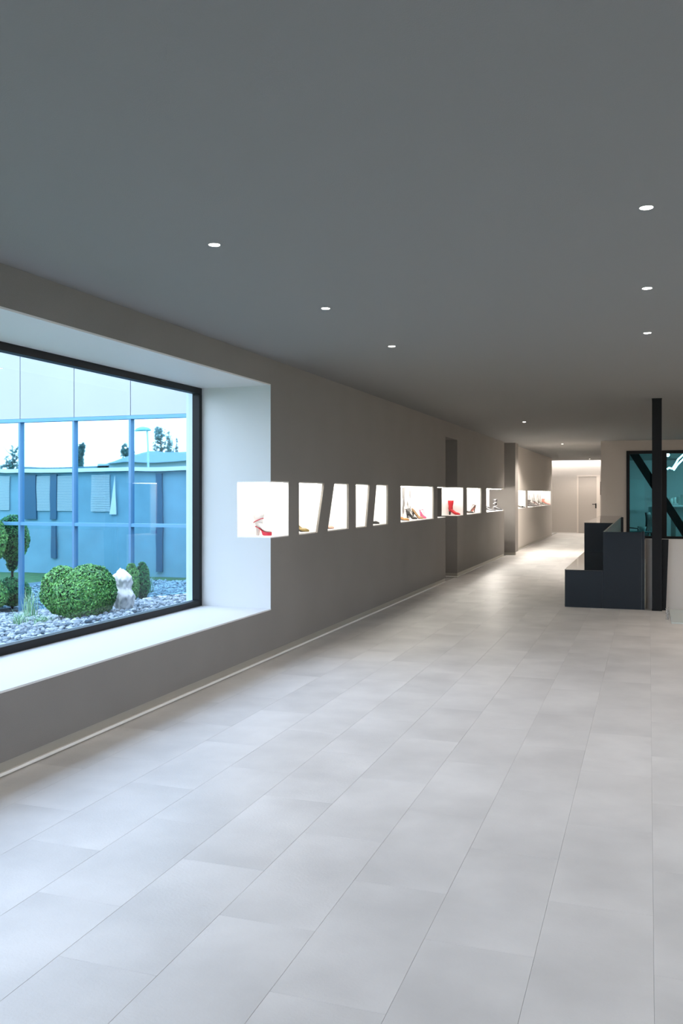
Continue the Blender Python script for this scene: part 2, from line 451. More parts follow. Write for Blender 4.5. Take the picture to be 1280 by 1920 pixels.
# ------------------------------------------------------------------ shoes
def shoe(name, label, cat, loc, rz, L=.22, hh=.08, cols=None, boot=0, open_=True, platform=0.0, strap=False, group='shoes in the lit displays', W=.036, bands=None, flare=1.0):
    """toe points to local +x; hh heel height; boot = shaft height above the ankle"""
    up, so, he = cols
    t = thing(name, label, cat, loc, rz, group)
    ld = math.sqrt(max(L*L - hh*hh, .01))
    st = []; N = 15
    for i in range(N):
        u = i/(N-1); x = -ld*.42 + u*ld
        s = 0 if u > .72 else (1 - (u/.72))
        zb = platform + hh*(s*s*(3-2*s)) + .004
        wd = W*(.62 + .38*math.sin(min(1,u/.75)*PI*.5)) * (1 if u < .75 else math.sqrt(max(0, 1-((u-.75)/.25)**2))*.92+.08)
        ht = (.062 - .030*u if not boot else .075-.04*u) * (1 if u < .8 else 1-.45*(u-.8)/.2)
        st.append((u, x, zb, wd, ht))
    bm = BM(); K = 14; rows = []
    for (u, x, zb, wd, ht) in st:
        if open_ and not boot:
            a = PI*(.60 if u < .60 else min(1, .60 + .40*(u-.60)/.14))
            if u < .12: a = PI*(.60 + .1*(1-u/.12))
        else: a = PI
        zc = zb + ht/2; row = []
        for k in range(K+1):
            th = -a + 2*a*k/K
            row.append(bm.verts.new((x, wd*math.sin(th), zc - ht/2*math.cos(th))))
        rows.append(row)
    for a_, b_ in zip(rows[:-1], rows[1:]):
        for k in range(K): bm.faces.new((a_[k], a_[k+1], b_[k+1], b_[k]))
    bm.faces.new(rows[-1]); bm.faces.new(rows[0][::-1])
    u_ = obj('upper', bm, up, t, smooth=True)
    so_m = u_.modifiers.new('thick', 'SOLIDIFY'); so_m.thickness = .003; so_m.offset = -1
    if boot:
        bm = BM(); rings = []
        x0 = -ld*.26
        for i in range(8):
            v = i/7; z = platform + hh + .035 + v*boot
            rx = (.045 - .012*math.sin(min(1, v*1.6)*PI)*.6 + .010*v*flare); ry = rx*.78
            xc = x0 + .004*v
            rings.append([(xc + rx*math.cos(q*2*PI/18), ry*math.sin(q*2*PI/18), z) for q in range(18)])
        loft(bm, rings, cap=False); bm.faces.new([bm.verts[:][k] for k in range(0)] ) if False else None
        sh = obj('shaft', bm, up, t, smooth=True)
        m_ = sh.modifiers.new('thick', 'SOLIDIFY'); m_.thickness = .004
        if bands:
            for zf in bands[1]:
                b2 = BM(); z = platform + hh + .035 + zf*boot; rr = .050
                loft(b2, [[(x0 + .004*zf + rr*math.cos(q*2*PI/18), rr*.8*math.sin(q*2*PI/18), z+dz+.022*math.cos(q*2*PI/18)) for q in range(18)] for dz in (0, .007)])
                obj('band', b2, bands[0], t, smooth=True)
    # sole
    bm = BM(); rings = []
    for (u, x, zb, wd, ht) in st:
        th = .005 + (platform if u > .45 else platform*0.0)
        y = wd*.93
        rings.append([(x, -y, zb-.002), (x, y, zb-.002), (x, y, zb-.004-th+ .0), (x, -y, zb-.004-th)])
    for r in rings:
        for j, p in enumerate(r):
            if p[2] < 0: r[j] = (p[0], p[1], 0.0)
    loft(bm, rings); obj('sole', bm, so, t)
    if hh > .03:
        bm = BM(); xh = -ld*.40; hb = .021 if hh < .1 else .017; tip = .012 if boot else .006
        rings = []
        for v in (0, .25, .55, 1):
            r = tip + (hb-tip)*(v**1.6); x = xh + .014 + .006*v; z = v*(hh+platform-.001)
            rings.append([(x + r*1.2*math.cos(q*2*PI/10), r*math.sin(q*2*PI/10), z) for q in range(10)])
        loft(bm, rings); obj('heel', bm, he, t, smooth=True)
    if strap:
        b = BM(); z = hh + .06 + platform; x0 = -ld*.30
        pts = [(x0 + .040*math.cos(q*2*PI/20), .030*math.sin(q*2*PI/20), z + .008*math.cos(q*2*PI/20)) for q in range(21)]
        tube(b, pts, .004, 6); obj('ankle_strap', b, he, t, smooth=True)
        b = BM(); tube(b, [(x0+.035, 0, z), (x0+.055, 0, z-.03), (ld*.22, 0, platform+.045)], .004, 6); obj('front_strap', b, he, t, smooth=True)
    return t
def leopard():
    m = mat('leopard', (.5,.3,.12), .5); n = m.node_tree; b = n.nodes['Principled BSDF']
    t = n.nodes.new('ShaderNodeTexCoord'); v = n.nodes.new('ShaderNodeTexVoronoi'); v.inputs['Scale'].default_value = 75
    r = n.nodes.new('ShaderNodeValToRGB'); r.color_ramp.elements[0].position=.30; r.color_ramp.elements[0].color=(.02,.012,.008,1)
    r.color_ramp.elements[1].position=.45; r.color_ramp.elements[1].color=(.50,.28,.12,1)
    n.links.new(t.outputs['Object'], v.inputs['Vector']); n.links.new(v.outputs['Distance'], r.inputs[0]); n.links.new(r.outputs[0], b.inputs['Base Color']); return m
blk = mat('black_leather', (.012,.011,.012), .35); red = mat('red_leather', (.52,.018,.028), .4); pink = mat('pink_satin', (.85,.05,.22), .4)
tan_ = mat('tan_leather', (.50,.24,.08), .45); brown = mat('brown_leather', (.10,.025,.018), .4); gold = mat('gold_leather', (.25,.18,.06), .35)
wht = mat('white_leather', (.8,.78,.76), .45); redst = mat('red_stripe', (.55,.02,.05), .4); leo = leopard(); grn = mat('olive_leather', (.06,.07,.03), .4)
coral = mat('coral_leather', (.75,.16,.10), .4); nude = mat('nude_leather', (.7,.42,.34), .4)
def at(px, py, z=NB): # point on a shelf plane below the eye line
    d = (H - z) * FPX / (py - HOR); t = (px-640)/FPX; xr = t*d
    return (xr*CA - d*SA, xr*SA + d*CA, z)
def place(px, X): Y, d = on_x(px, X); return (X, Y, NB)
def pl(px, X, z=NB):
    return (X, on_x(px, X)[0], z)
C = lambda a, b, c: (a, b, c)
shoe('platform_bootie', 'white platform bootie with red striped sole and trim in the nearest display', 'shoe', pl(492, -3.42), 0, .17, .055, C(wht, redst, wht), boot=.085, platform=.03, bands=(redst, [.2]))
shoe('court_shoe', 'gold and black pump half hidden at the left edge of the second display', 'shoe', pl(559, -3.40), 0, .22, .075, C(gold, blk, blk), open_=True)
shoe('court_shoe', 'coral pump peeking at the lower left of the third display', 'shoe', pl(607, -3.42), 0, .22, .07, C(nude, brown, coral))
shoe('flat_shoe', 'black flat shoe tip at the lower left of the fifth display', 'shoe', pl(695, -3.38), 0, .20, .02, C(blk, blk, blk))
shoe('court_shoe', 'tan and black low shoe at the left end of the leopard display', 'shoe', pl(753, -3.37), 0, .20, .03, C(tan_, blk, blk))
shoe('strappy_sandal', 'black strappy heeled sandal left of the leopard pump', 'shoe', pl(770, -3.42), 0, .20, .095, C(blk, blk, blk), strap=True)
shoe('leopard_pump', 'leopard print high heeled pump in the wide display', 'shoe', pl(781, -3.38), 0, .215, .115, C(leo, blk, blk))
shoe('pink_sandal', 'bright pink high heel at the right of the leopard pump', 'shoe', pl(792, -3.33), 0, .13, .075, C(pink, pink, pink), strap=True)
shoe('ankle_boot', 'red high heeled ankle boot with black heel beyond the wall recess', 'boot', (-3.375, on_x(850, -3.375)[0], NB), 0, .225, .075, C(red, red, blk), boot=.155)
shoe('court_shoe', 'dark brown high heel with pink sole in the small display', 'shoe', pl(885, -3.36), PI*.9, .19, .10, C(brown, coral, brown), strap=True)
shoe('flat_shoe', 'black and pink flat toe at the left edge of the small display', 'shoe', pl(877, -3.38), 0, .20, .02, C(blk, nude, blk))
shoe('ballet_flat', 'black and white low shoe on the shelf before the pilaster, leftmost', 'shoe', pl(914, -3.40), 0, .22, .05, C(blk, wht, blk), strap=True)
shoe('court_shoe', 'white pump with black toe left of the banded black boot', 'shoe', pl(920, -3.38), 0, .22, .06, C(blk, wht, wht))
shoe('ankle_boot', 'black ankle boot with pale diagonal bands before the pilaster', 'boot', pl(932, -3.38), 0, .22, .035, C(blk, blk, blk), boot=.19, bands=(wht, [.05, .50]))
shoe('flat_shoe', 'black shoe toe in the narrow corridor display', 'shoe', pl(973.5, -3.37), 0, .28, .05, C(blk, blk, blk))
for px, lab, nm, a in ((991, 'black low shoe at the left end of the far display', 'flat_shoe', dict(hh=.02, cols=C(blk,blk,blk))),
    (996, 'tall black ankle boot in the far display', 'ankle_boot', dict(hh=.06, cols=C(blk,blk,blk), boot=.10)),
    (1000, 'grey black heel beside the ankle boot in the far display', 'court_shoe', dict(hh=.08, cols=C(blk,grn,blk))),
    (1006.5, 'black high pump in the middle of the far display', 'court_shoe', dict(hh=.11, cols=C(blk,coral,blk))),
    (1014.5, 'olive strappy heel in the far display', 'strappy_sandal', dict(hh=.10, cols=C(grn,blk,blk), strap=True)),
    (1018.5, 'small black flat between the olive and coral heels', 'flat_shoe', dict(hh=.03, cols=C(blk,blk,blk))),
    (1022, 'coral and black ankle boot at the right of the far display', 'ankle_boot', dict(hh=.09, cols=C(coral,blk,blk), boot=.08))):
    shoe(nm, lab, 'shoe', pl(px, -3.40), 0, L=.30, group='shoes in the far display', W=.045, **a)

# ------------------------------------------------------------------ ceiling downlights
DE = emat('lamp_lens', (1,.96,.9), 30)
rim = mat('lamp_rim', (.75,.74,.72), .4)
def downlight(label, x, y, watt, z=CZ, size=.026, cone=115, blend=.6, group='small recessed ceiling spots', col=(1,.84,.70), tilt=0):
    t = thing('downlight', label, 'ceiling light', (x, y, z), group=group)
    b = BM(); n = 28
    loft(b, [[(r*math.cos(k*2*PI/n), r*math.sin(k*2*PI/n), h) for k in range(n)] for r, h in ((size, -.001), (size+.004, -.003), (size+.004, .0), (size, .0), (size, -.001))], cap=False)
    obj('rim', b, rim, t, smooth=True)
    b = BM(); cyl(b, (0,0), size, -.0025, -.0005, 28); obj('lens', b, DE, t)
    l = bpy.data.lights.new('spot', 'SPOT'); l.energy = watt; l.spot_size = math.radians(cone); l.spot_blend = blend; l.color = col; l.shadow_soft_size = .03
    lo = bpy.data.objects.new('lamp_light', l); COL.objects.link(lo); lo.parent = t; lo.location = (0,0,-.01); lo.rotation_euler = (0, tilt, 0)
for lab, x, y, wt in (
    ('nearest ceiling spot above the big window, left row', -2.0, 3.90, SPOT_W),
    ('second ceiling spot of the left row', -2.0, 5.48, SPOT_W),
    ('third ceiling spot of the left row', -2.0, 7.07, SPOT_W),
    ('ceiling spot of the left row above the red boot', -2.0, 15.3, SPOT_W*1.6),
    ('ceiling spot just inside the corridor', -2.03, 22.7, CORR_W),
    ('farthest tiny ceiling spot by the end door', -2.0, 33.0, CORR_W*.5),
    ('nearest and largest ceiling spot of the right row', -.01, 3.99, SPOT_W),
    ('second ceiling spot of the right row', -.01, 5.56, SPOT_W),
    ('third ceiling spot of the right row', -.01, 7.11, SPOT_W)):
    downlight(lab, x, y, wt, CZ + (.015 if y > YB else 0), cone=150 if y > YB else 115, blend=.35 if y > YB else .6, col=(1,.90,.80) if y > YB else (1,.84,.70))
for x, y in [(a, b) for a in (-2.0, -.01, 2.0, 4.0) for b in (2.3, .7, -.9) if not (a == -.01 and b > 2)] + [(a, b) for a in (2.0, 4.0) for b in (3.99, 5.56, 7.11)] + [(a, b) for a in (3.4, 5.0) for b in (9.5, 12.2, 14.9, 17.6, 20.2)] + [(1.7, 9.0), (1.5, 10.7), (3.0, 10.9)]:
    downlight('unseen ceiling spot added to brighten the hall', x, y, SPOT_W if y < 8 else FILL_W, cone=115 if y < 8 else (105 if x < 3.2 else 150), group='unseen ceiling spots added for fill light', tilt=0 if y < 8 or x < 3.2 else .85)  # added out of view for fill; the right-hand ones tilt at the left wall

# ------------------------------------------------------------------ end door
xd0, xd1, xdf = on_y(1084, YE)[0], on_y(1118, YE)[0], on_y(1124.5, YE)[0]
dz = 2.13
bm = BM()
fr = .05
box(bm, xd0-fr, xd0, YE-.03, YE, 0, dz+fr); box(bm, xd0, xdf, YE-.03, YE, dz, dz+fr); box(bm, xd1, xdf, YE-.03, YE, 0, dz)
dr = struct('door_1', bm, M['cream'], 'plain beige door with black lever handle at the corridor end', 'door')
b = BM(); box(b, xd0+.004, xd1-.004, YE-.018, YE, .005, dz-.006); obj('door_leaf', b, M['door'], dr)
hx = on_y(1116.8, YE)[0]; hz = zz(948, on_y(1117, YE)[1])
b = BM(); box(b, hx-.025, hx+.025, YE-.028, YE-.018, hz-.10, hz+.08)
tube(b, [(hx, YE-.03, hz+.05), (hx, YE-.07, hz+.05), (hx-.13, YE-.07, hz+.05)], .013, 8); obj('handle', b, M['black'], dr)
bm = BM(); xs = on_y(1124.8, YE)[0]
box(bm, xs, xs+.25, YE-.03, YE, zz(928, 33.2), zz(903, 33.2)); tag(obj('notice_board', bm, mat('dark_board', (.09,.07,.06), .5)), 'narrow dark board on the end wall at the right of the beige door', 'board')

# ------------------------------------------------------------------ dark counter group
YD = 12.1
xa, xb_, xc_ = on_y(1058.5, YD)[0], on_y(1130, YD)[0], on_y(1208, YD)[0]
yb2 = 15.85
t = thing('low_bench', 'low navy bench block with mirror-gloss top at the left of the counter', 'bench', ((xa+xb_)/2, (YD+yb2)/2, 0))
def rel(t, a):
    x, y, z = t.location; return (a[0]-x, a[1]-x, a[2]-y, a[3]-y, a[4]-z, a[5]-z)
b = BM(); box(b, *rel(t, (xa, xb_-.002, YD, yb2, 0, .482))); obj('body', b, M['navy'], t, bevel=.003)
b = BM(); box(b, *rel(t, (xa-.002, xb_-.002, YD-.002, yb2, .483, .493))); obj('bench_top', b, M['gloss'], t, bevel=.001)
t = thing('tall_counter', 'tall navy counter behind the low bench with mirror-gloss top', 'counter', ((xa+xb_)/2, (yb2+20)/2, 0))
b = BM(); box(b, *rel(t, (xa, xb_-.002, yb2+.005, 20.9, 0, .982))); obj('body', b, M['navy'], t, bevel=.003)
b = BM(); box(b, *rel(t, (xa-.002, xb_-.002, yb2+.003, 20.9, .983, .995))); obj('counter_top', b, M['gloss'], t, bevel=.001)
t = thing('screen_counter', 'navy front screen panel with long glossy side panel running back', 'counter', ((xb_+xc_)/2, YD+.5, 0))
b = BM(); box(b, *rel(t, (xb_, xc_-.035, YD, YD+.04, 0, .998))); obj('front_panel', b, M['navy'], t, bevel=.003)
b = BM(); box(b, *rel(t, (xc_-.034, xc_, YD+.002, YD+.30, 0, .998))); obj('end_panel', b, M['navy'], t, bevel=.003)
b = BM(); box(b, *rel(t, (xb_, xb_+.012, YD+.041, 19.6, 0, .993))); obj('side_panel', b, mat('smoked_panel', (.12,.125,.115), .35), t)
b = BM(); box(b, *rel(t, (xb_-.001, xb_+.014, YD+.041, 19.6, .994, 1.0))); obj('edge_profile', b, M['alu'], t)
b = BM(); box(b, *rel(t, (xb_, xb_+.06, 19.605, 19.66, 0, 1.0))); obj('end_post', b, M['navy'], t)

# steel column and leaning strut
xp0, xp1 = on_y(1222, 12.05)[0], on_y(1240.2, 12.05)[0]
bm = BM(); x_, f_ = (xp0+xp1)/2, (xp1-xp0)/2
t = thing('steel_column', 'black steel column from floor to ceiling right of the navy counter', 'column', (x_, 12.12, 0))
# H section
b = BM(); box(b, -f_, f_, -.07, -.058, .012, CZ-.012); obj('front_flange', b, M['black'], t, bevel=.002)
b = BM(); box(b, -f_, f_, .058, .07, .012, CZ-.012); obj('rear_flange', b, M['black'], t)
b = BM(); box(b, -.005, .005, -.058, .058, .012, CZ-.012); obj('web', b, M['black'], t)
b = BM(); box(b, -f_-.003, f_+.003, -.073, .073, 0, .012); obj('base_plate', b, M['black'], t)
b = BM(); box(b, -f_-.003, f_+.003, -.073, .073, CZ-.012, CZ); obj('head_plate', b, M['black'], t)
xq0 = on_y(1240.5, 12.16)[0]; xq1 = on_y(1248, 12.16)[0]; xq2 = on_y(1253, 12.16)[0]
bm = BM(); prism(bm, [(xq0, 0), (xq1, 0), (xq2, zz(1010, 11.6)), (xq0, zz(1010, 11.6))], 'y', 12.13, 12.19)
tag(obj('steel_fin', bm, M['black']), 'black steel fin widening upwards beside the column foot', 'steel plate')
# cream low wall
bm = BM(); box(bm, xc_+.01, 5.2, 12.22, 12.34, 0, zz(1010.5, 11.55))
struct('wall_low', bm, M['cream'], 'cream parapet wall behind the black column', 'wall')
# pale glass threshold and coil
bm = BM(); xs0 = on_y(1256, 11.6)[0]; box(bm, xs0, 1.7, 10.95, 12.2, 0.0, .012)
tag(obj('glass_threshold', bm, mat('pale_glass_plate', (.60,.68,.66), .12)), 'pale greenish glass plate on the floor in front of the cream wall', 'floor plate')
xk, dk = on_y(1250.5, 11.2); bm = BM()
tube(bm, [(.016*math.cos(a*.5), .016*math.sin(a*.5), .006+.0016*a) for a in range(0, 90)], .005, 6)
o = tag(obj('wire_coil', bm, mat('chrome', (.8,.8,.8), .15, metal=1.0), smooth=True), 'small shiny coil standing on the floor by the column foot', 'coil'); o.location = (xk, 11.2, 0)

# ------------------------------------------------------------------ office behind the teal window
OX0, OX1 = XC+.15, 4.0
bm = BM(); box(bm, OX1, OX1+.1, YB+.15, YE, 0, CZ); box(bm, OX0, OX1+.1, YE, YE+.15, 0, CZ)
struct('wall_office', bm, mat('office_wall', (.62,.64,.64), .7), 'pale office walls seen through the teal glass', 'wall')
# brace
bx0, bz0 = (1187.5-VPX)*.000566*20.75, zz(850, 20.75); bx1, bz1 = (1288-VPX)*.000566*20.75, zz(1006, 20.75)
dv = Vector((bx1-bx0, 0, bz1-bz0)).normalized(); nv = Vector((dv.z, 0, -dv.x))*.09
p0 = Vector((bx0,0,bz0)) - dv*.12; p1 = Vector((bx1,0,bz1)) + dv*.5
bm = BM(); prism(bm, [((p0+nv).x,(p0+nv).z), ((p1+nv).x,(p1+nv).z), ((p1-nv).x,(p1-nv).z), ((p0-nv).x,(p0-nv).z)], 'y', YB+.2, YB+.32)
tag(obj('diagonal_brace', bm, M['black']), 'dark diagonal steel brace crossing behind the teal window', 'brace')
# neon tubes
def neon(label, pts):
    b = BM(); tube(b, pts, .022, 8); tag(obj('light_tube', b, emat('tube', (.9,1,1), 9), smooth=True), label, 'light', 'bent office light tubes')
def op3(px, py, Y): X, d = on_y(px, Y); return (X, Y, zz(py, d))
neon('bent glowing tube, the upper of the pair behind the teal glass', [op3(1250, 880, 25.0), op3(1254, 877, 25.0), op3(1260, 879, 25.2), op3(1266, 870, 25.4), op3(1271, 861, 25.6), op3(1282, 851, 26)])
neon('straight glowing tube, the lower of the pair behind the teal glass', [op3(1263, 881, 25.5), op3(1270, 871, 25.8), op3(1284, 857, 26.2)])
lx, ld_ = on_y(1251.5, 23.2)
bm = BM(); bmesh.ops.create_uvsphere(bm, u_segments=16, v_segments=10, radius=.045)
t = thing('globe_lamp', 'bright round lamp at the top corner of the right teal pane', 'lamp', (lx, 23.2, zz(853, ld_)))
obj('globe', bm, emat('globe', (.95,1,1), 14), t, smooth=True)
b = BM(); tube(b, [(0,0,.04), (0,0,CZ - t.location.z)], .006, 6); obj('cord', b, M['black'], t)
# unseen ceiling strips added to light the office
for i, y in enumerate((24.0, 28.0, 31.5)):
    b = BM(); box(b, 1.25, 3.6, y, y+.12, CZ-.03, CZ-.001); tag(obj('fill_strip', b, emat('strip', (.92,1,1), OFFICE_E)), ('nearest', 'middle', 'farthest')[i] + ' added ceiling strip lighting the office from out of view', 'light', 'added office fill strips')
# white counter and vessels
t = thing('white_counter', 'long white counter seen through the right teal pane', 'counter', (1.5, 30, 0))
b = BM(); box(b, *rel(t, (.60, 3.2, 26.6, 33, 1.12, 1.16))); obj('counter_top', b, mat('counter_white', (.8,.8,.8), .3), t)
b = BM(); box(b, *rel(t, (.72, 3.1, 26.9, 32.8, 0, 1.12))); obj('body', b, mat('counter_body', (.30,.36,.36), .5), t)
vm = mat('pale_ceramic', (.62,.68,.64), .4)
def vessel(label, px, Y, h, r):
    x, d = on_y(px, Y); b = BM(); n = 20
    prof = [(r*.7, 0), (r*.95, h*.3), (r, h*.6), (r*.95, h), (r*.88, h), (r*.9, h*.6), (r*.6, .02)]
    loft(b, [[(q*math.cos(k*2*PI/n), q*math.sin(k*2*PI/n), z) for k in range(n)] for q, z in prof])
    o = tag(obj('ceramic_vessel', b, vm, smooth=True), label, 'vessel', 'vessels on the white counter'); o.location = (x, Y, 1.16)
vessel('small white cup at the left end of the white counter', 1257.5, 28.4, .19, .055)
vessel('pale green pot, second from the left on the white counter', 1264, 28.8, .22, .075)
vessel('large pale pot, third from the left on the white counter', 1273, 27.8, .25, .085)
vessel('tall pot cut by the picture edge on the white counter', 1281, 27.5, .30, .09)
bm = BM(); x, d = on_y(1266, 27.2); box(bm, x-.07, x+.07, 27.15, 27.3, 1.16, 1.21); tag(obj('white_box', bm, mat('box_white', (.8,.8,.8), .5), bevel=.006), 'small white box in front of the pots on the counter', 'box')
# pedestal cabinet in left pane
x, d = on_y(1219, 24.5)
t = thing('white_pedestal', 'slim pale pedestal with white head at the left teal pane edge', 'pedestal', (x, 24.5, 0))
b = BM(); box(b, -.05, .25, -.15, .15, 0, zz(950, d)-.002); obj('body', b, mat('ped', (.30,.42,.42), .5), t)
b = BM(); box(b, -.075, .25, -.17, .17, zz(950, d), zz(941, d)); obj('head', b, mat('ped_top', (.85,.85,.85), .5), t)
# wall graphic, faint
x0_, d = on_y(1179, 33.9); bm = BM()
for i, (a, c, e, f) in enumerate(((1180,1182,924,944),(1184,1186,926,936),(1187,1189,934,944),(1190,1193,922,942),(1195,1198,924,940),(1184,1197,942,944))):
    x1, dd = on_y(a, 33.98); x2, _ = on_y(c, 33.98); box(bm, x1, x2, 33.97, 33.98, zz(f, dd), zz(e, dd))
box(bm, -.9, on_y(1208, 34)[0], 33.985, 34.0, .9, 2.0)
gm = mat('faint_graphic', (.62,.70,.70), .6)
tag(obj('wall_graphic', bm, gm), 'faint pale graphic strokes on the office wall, left teal pane', 'graphic')
# office chair
x, d = on_y(1210.5, 23.6)
t = thing('office_chair', 'black mesh-backed office chair behind the left teal pane', 'chair', (x, 23.6, 0), 1.2)
b = BM()
rings = []
for i in range(9):
    v = i/8; z = .52 + v*.50; wv = .20*(1-.25*abs(v-.5)*2) ; yc = .02 + .05*math.sin(v*PI) + .02*v
    rings.append([(-wv, -yc-.014, z), (-wv*.5, -yc-.03, z), (wv*.5, -yc-.03, z), (wv, -yc-.014, z), (wv, -yc+.012, z), (wv*.5, -yc-.006, z), (-wv*.5, -yc-.006, z), (-wv, -yc+.012, z)])
loft(b, rings); o = obj('backrest', b, blk, t, smooth=True)
b = BM(); box(b, -.22, .22, .0, .42, .43, .50); obj('seat', b, blk, t, bevel=.03)
b = BM(); cyl(b, (0,.2), .025, .1, .43, 12); obj('gas_stem', b, M['black'], t)
b = BM(); tube(b, [(0,.18,.42), (0,-.06,.42), (0,-.06,.62)], .018, 8); obj('back_bracket', b, M['black'], t)
for k in range(5):
    a = k*2*PI/5 + .3; b = BM(); tube(b, [(0,.2,.11), (.28*math.cos(a), .2+.28*math.sin(a), .07)], [.022,.014], 8)
    cyl(b, (.28*math.cos(a), .2+.28*math.sin(a)), .028, 0, .055, 10); obj('foot', b, M['black'], t)
for s in (-1, 1):
    b = BM(); tube(b, [(s*.24, .1, .44), (s*.27, .1, .62), (s*.27, .32, .64)], .014, 8); obj('armrest', b, M['black'], t)
x, d = on_y(1204, 22.5); z1 = zz(987.5, d)
bm = BM(); loft(bm, [[(q*math.cos(k*2*PI/20), q*math.sin(k*2*PI/20), z) for k in range(20)] for q, z in ((.065, 0), (.09, .13), (.082, .13), (.06, .01))])
o = tag(obj('white_bin', bm, mat('bin_white', (.85,.85,.85), .5), smooth=True), 'small white tub low behind the left teal pane', 'tub'); o.location = (x, 22.5, z1-.11); o.scale = (1,1,.85)
bm = BM(); t = thing('low_table', 'low table carrying the white tub behind the teal pane', 'table', (x, 22.5, 0))
b = BM(); box(b, -.35, .25, -.2, .2, z1-.14, z1-.112); obj('table_top', b, mat('lt', (.15,.25,.27), .4), t)
for a, c in ((-.3,-.16),(.2,-.16),(-.3,.16),(.2,.16)):
    b = BM(); box(b, a-.015, a+.015, c-.015, c+.015, 0, z1-.14); obj('leg', b, M['black'], t)

# ------------------------------------------------------------------ outdoors
GZ = -.35
def gz(x): return max(GZ, min(.12, GZ + .132*(x + 9.15)))
FY = 11.35                      # glazed facade facing the garden
K_ = FY/13.5
ms = 1.163*K_; mx0 = -7.39*K_
zt_, zm_ = 1.5+1.32*K_, 1.5-.555*K_
bm = BM(); N = 60
bm_g = mat('lawn', (.05,.13,.035), .9, nscale=6, namt=.4, bump=.8, bscale=60)
box(bm, -140, 60, -120, 80, GZ-.3, GZ-.005)
o = struct('ground', bm, bm_g, 'lawn stretching outside the building', 'ground')
# facade
mir = mat('facade_mirror', (.50,.80,.92), .015, metal=1.0)
n = mir.node_tree; nb = n.nodes['Principled BSDF']
no = n.nodes.new('ShaderNodeTexNoise'); no.inputs['Scale'].default_value = .8; tcn = n.nodes.new('ShaderNodeTexCoord'); bp = n.nodes.new('ShaderNodeBump'); bp.inputs['Strength'].default_value = .25; bp.inputs['Distance'].default_value = .01
n.links.new(tcn.outputs['Object'], no.inputs['Vector']); n.links.new(no.outputs['Fac'], bp.inputs['Height']); n.links.new(bp.outputs[0], nb.inputs['Normal'])
bm = BM(); box(bm, -15, XO-.001, FY+.08, FY+.3, GZ, 4.6)
fac = struct('wall_facade', bm, mat('facade_core', (.1,.16,.2), .7), 'glazed facade closing the garden with pale upper panels', 'wall')
nm = 11
for k in range(-2, nm-2):
    x1 = mx0 - k*ms; x0 = x1 - ms
    if x1 > XO: x1 = XO-.002
    if x0 >= XO-.1: continue
    b = BM(); box(b, x0+.006, x1-.006, FY-.0, FY+.08, zt_+.035, 4.6); obj('upper_panel', b, M['facade'], fac, bevel=.003)
    w2 = .018
    b = BM(); box(b, x0+w2, x1-w2, FY+.03, FY+.045, zm_+.025, zt_-.02); obj('pane', b, mir, fac)
    b = BM(); box(b, x0+w2, x1-w2, FY+.03, FY+.045, GZ+.05, zm_-.025); obj('pane', b, mir, fac)
    b = BM(); box(b, x0-w2, x0+w2, FY-.02, FY+.06, GZ, zt_-.02); obj('mullion', b, M['mull'], fac)
b = BM(); box(b, -15, XO-.002, FY-.015, FY+.06, zm_-.025, zm_+.025); obj('transom', b, M['mullp'], fac)
b = BM(); box(b, -15, XO-.002, FY-.03, FY+.06, zt_-.02, zt_+.03); obj('head_rail', b, M['mullp'], fac)

# gravel
gm1 = mat('gravel_stone', (.3,.36,.4), .8)
n = gm1.node_tree; b_ = n.nodes['Principled BSDF']; ge = n.nodes.new('ShaderNodeNewGeometry'); r = n.nodes.new('ShaderNodeValToRGB')
r.color_ramp.elements[0].color = (.04,.08,.11,1); r.color_ramp.elements[1].color = (.40,.45,.48,1)
n.links.new(ge.outputs['Random Per Island'], r.inputs[0]); n.links.new(r.outputs[0], b_.inputs['Base Color'])
def stones(count, xr, yr, smin, smax, z):
    vs, fs = [], []
    ico = [(0,0,1),(.89,0,.45),(.28,.85,.45),(-.72,.53,.45),(-.72,-.53,.45),(.28,-.85,.45),(.72,.53,-.45),(-.28,.85,-.45),(-.89,0,-.45),(-.28,-.85,-.45),(.72,-.53,-.45),(0,0,-1)]
    fi = [(0,1,2),(0,2,3),(0,3,4),(0,4,5),(0,5,1),(1,6,2),(2,7,3),(3,8,4),(4,9,5),(5,10,1),(6,7,2),(7,8,3),(8,9,4),(9,10,5),(10,6,1),(11,7,6),(11,8,7),(11,9,8),(11,10,9),(11,6,10)]
    for _ in range(count):
        x, y = random.uniform(*xr), random.uniform(*yr); s = random.uniform(smin, smax); a = random.uniform(0, 6.28)
        sx, sy, sz = s*random.uniform(.8,1.4), s*random.uniform(.7,1), s*random.uniform(.45,.8); c, q = math.cos(a), math.sin(a)
        base = len(vs); zz0 = z + gz(x) + random.uniform(0, sz*.9)
        for p in ico:
            j = random.uniform(.8, 1.15); X = p[0]*sx*j; Y = p[1]*sy*j
            vs.append((x + X*c - Y*q, y + X*q + Y*c, zz0 + p[2]*sz*j))
        fs += [(base+i, base+j, base+k) for i, j, k in fi]
    me = bpy.data.meshes.new('gravel'); me.from_pydata(vs, [], fs); me.materials.append(gm1)
    return me
me = stones(10500, (-11.5, -4.2), (6.3, 11.28), .018, .040, .01)
go = bpy.data.objects.new('gravel', me); COL.objects.link(go); tag(go, 'grey and white gravel bed under the clipped shrubs', 'gravel', kind='stuff')
bm = BM()
loft(bm, [[(x, 6.2, GZ-.05), (x, 11.34, GZ-.05), (x, 11.34, gz(x)+.006), (x, 6.2, gz(x)+.006)] for x in (-12, -9.15, -5.6, -4.1)])
struct('garden_bed', bm, mat('bed_soil', (.10,.14,.17), .9), 'dark ground under the gravel', 'ground')

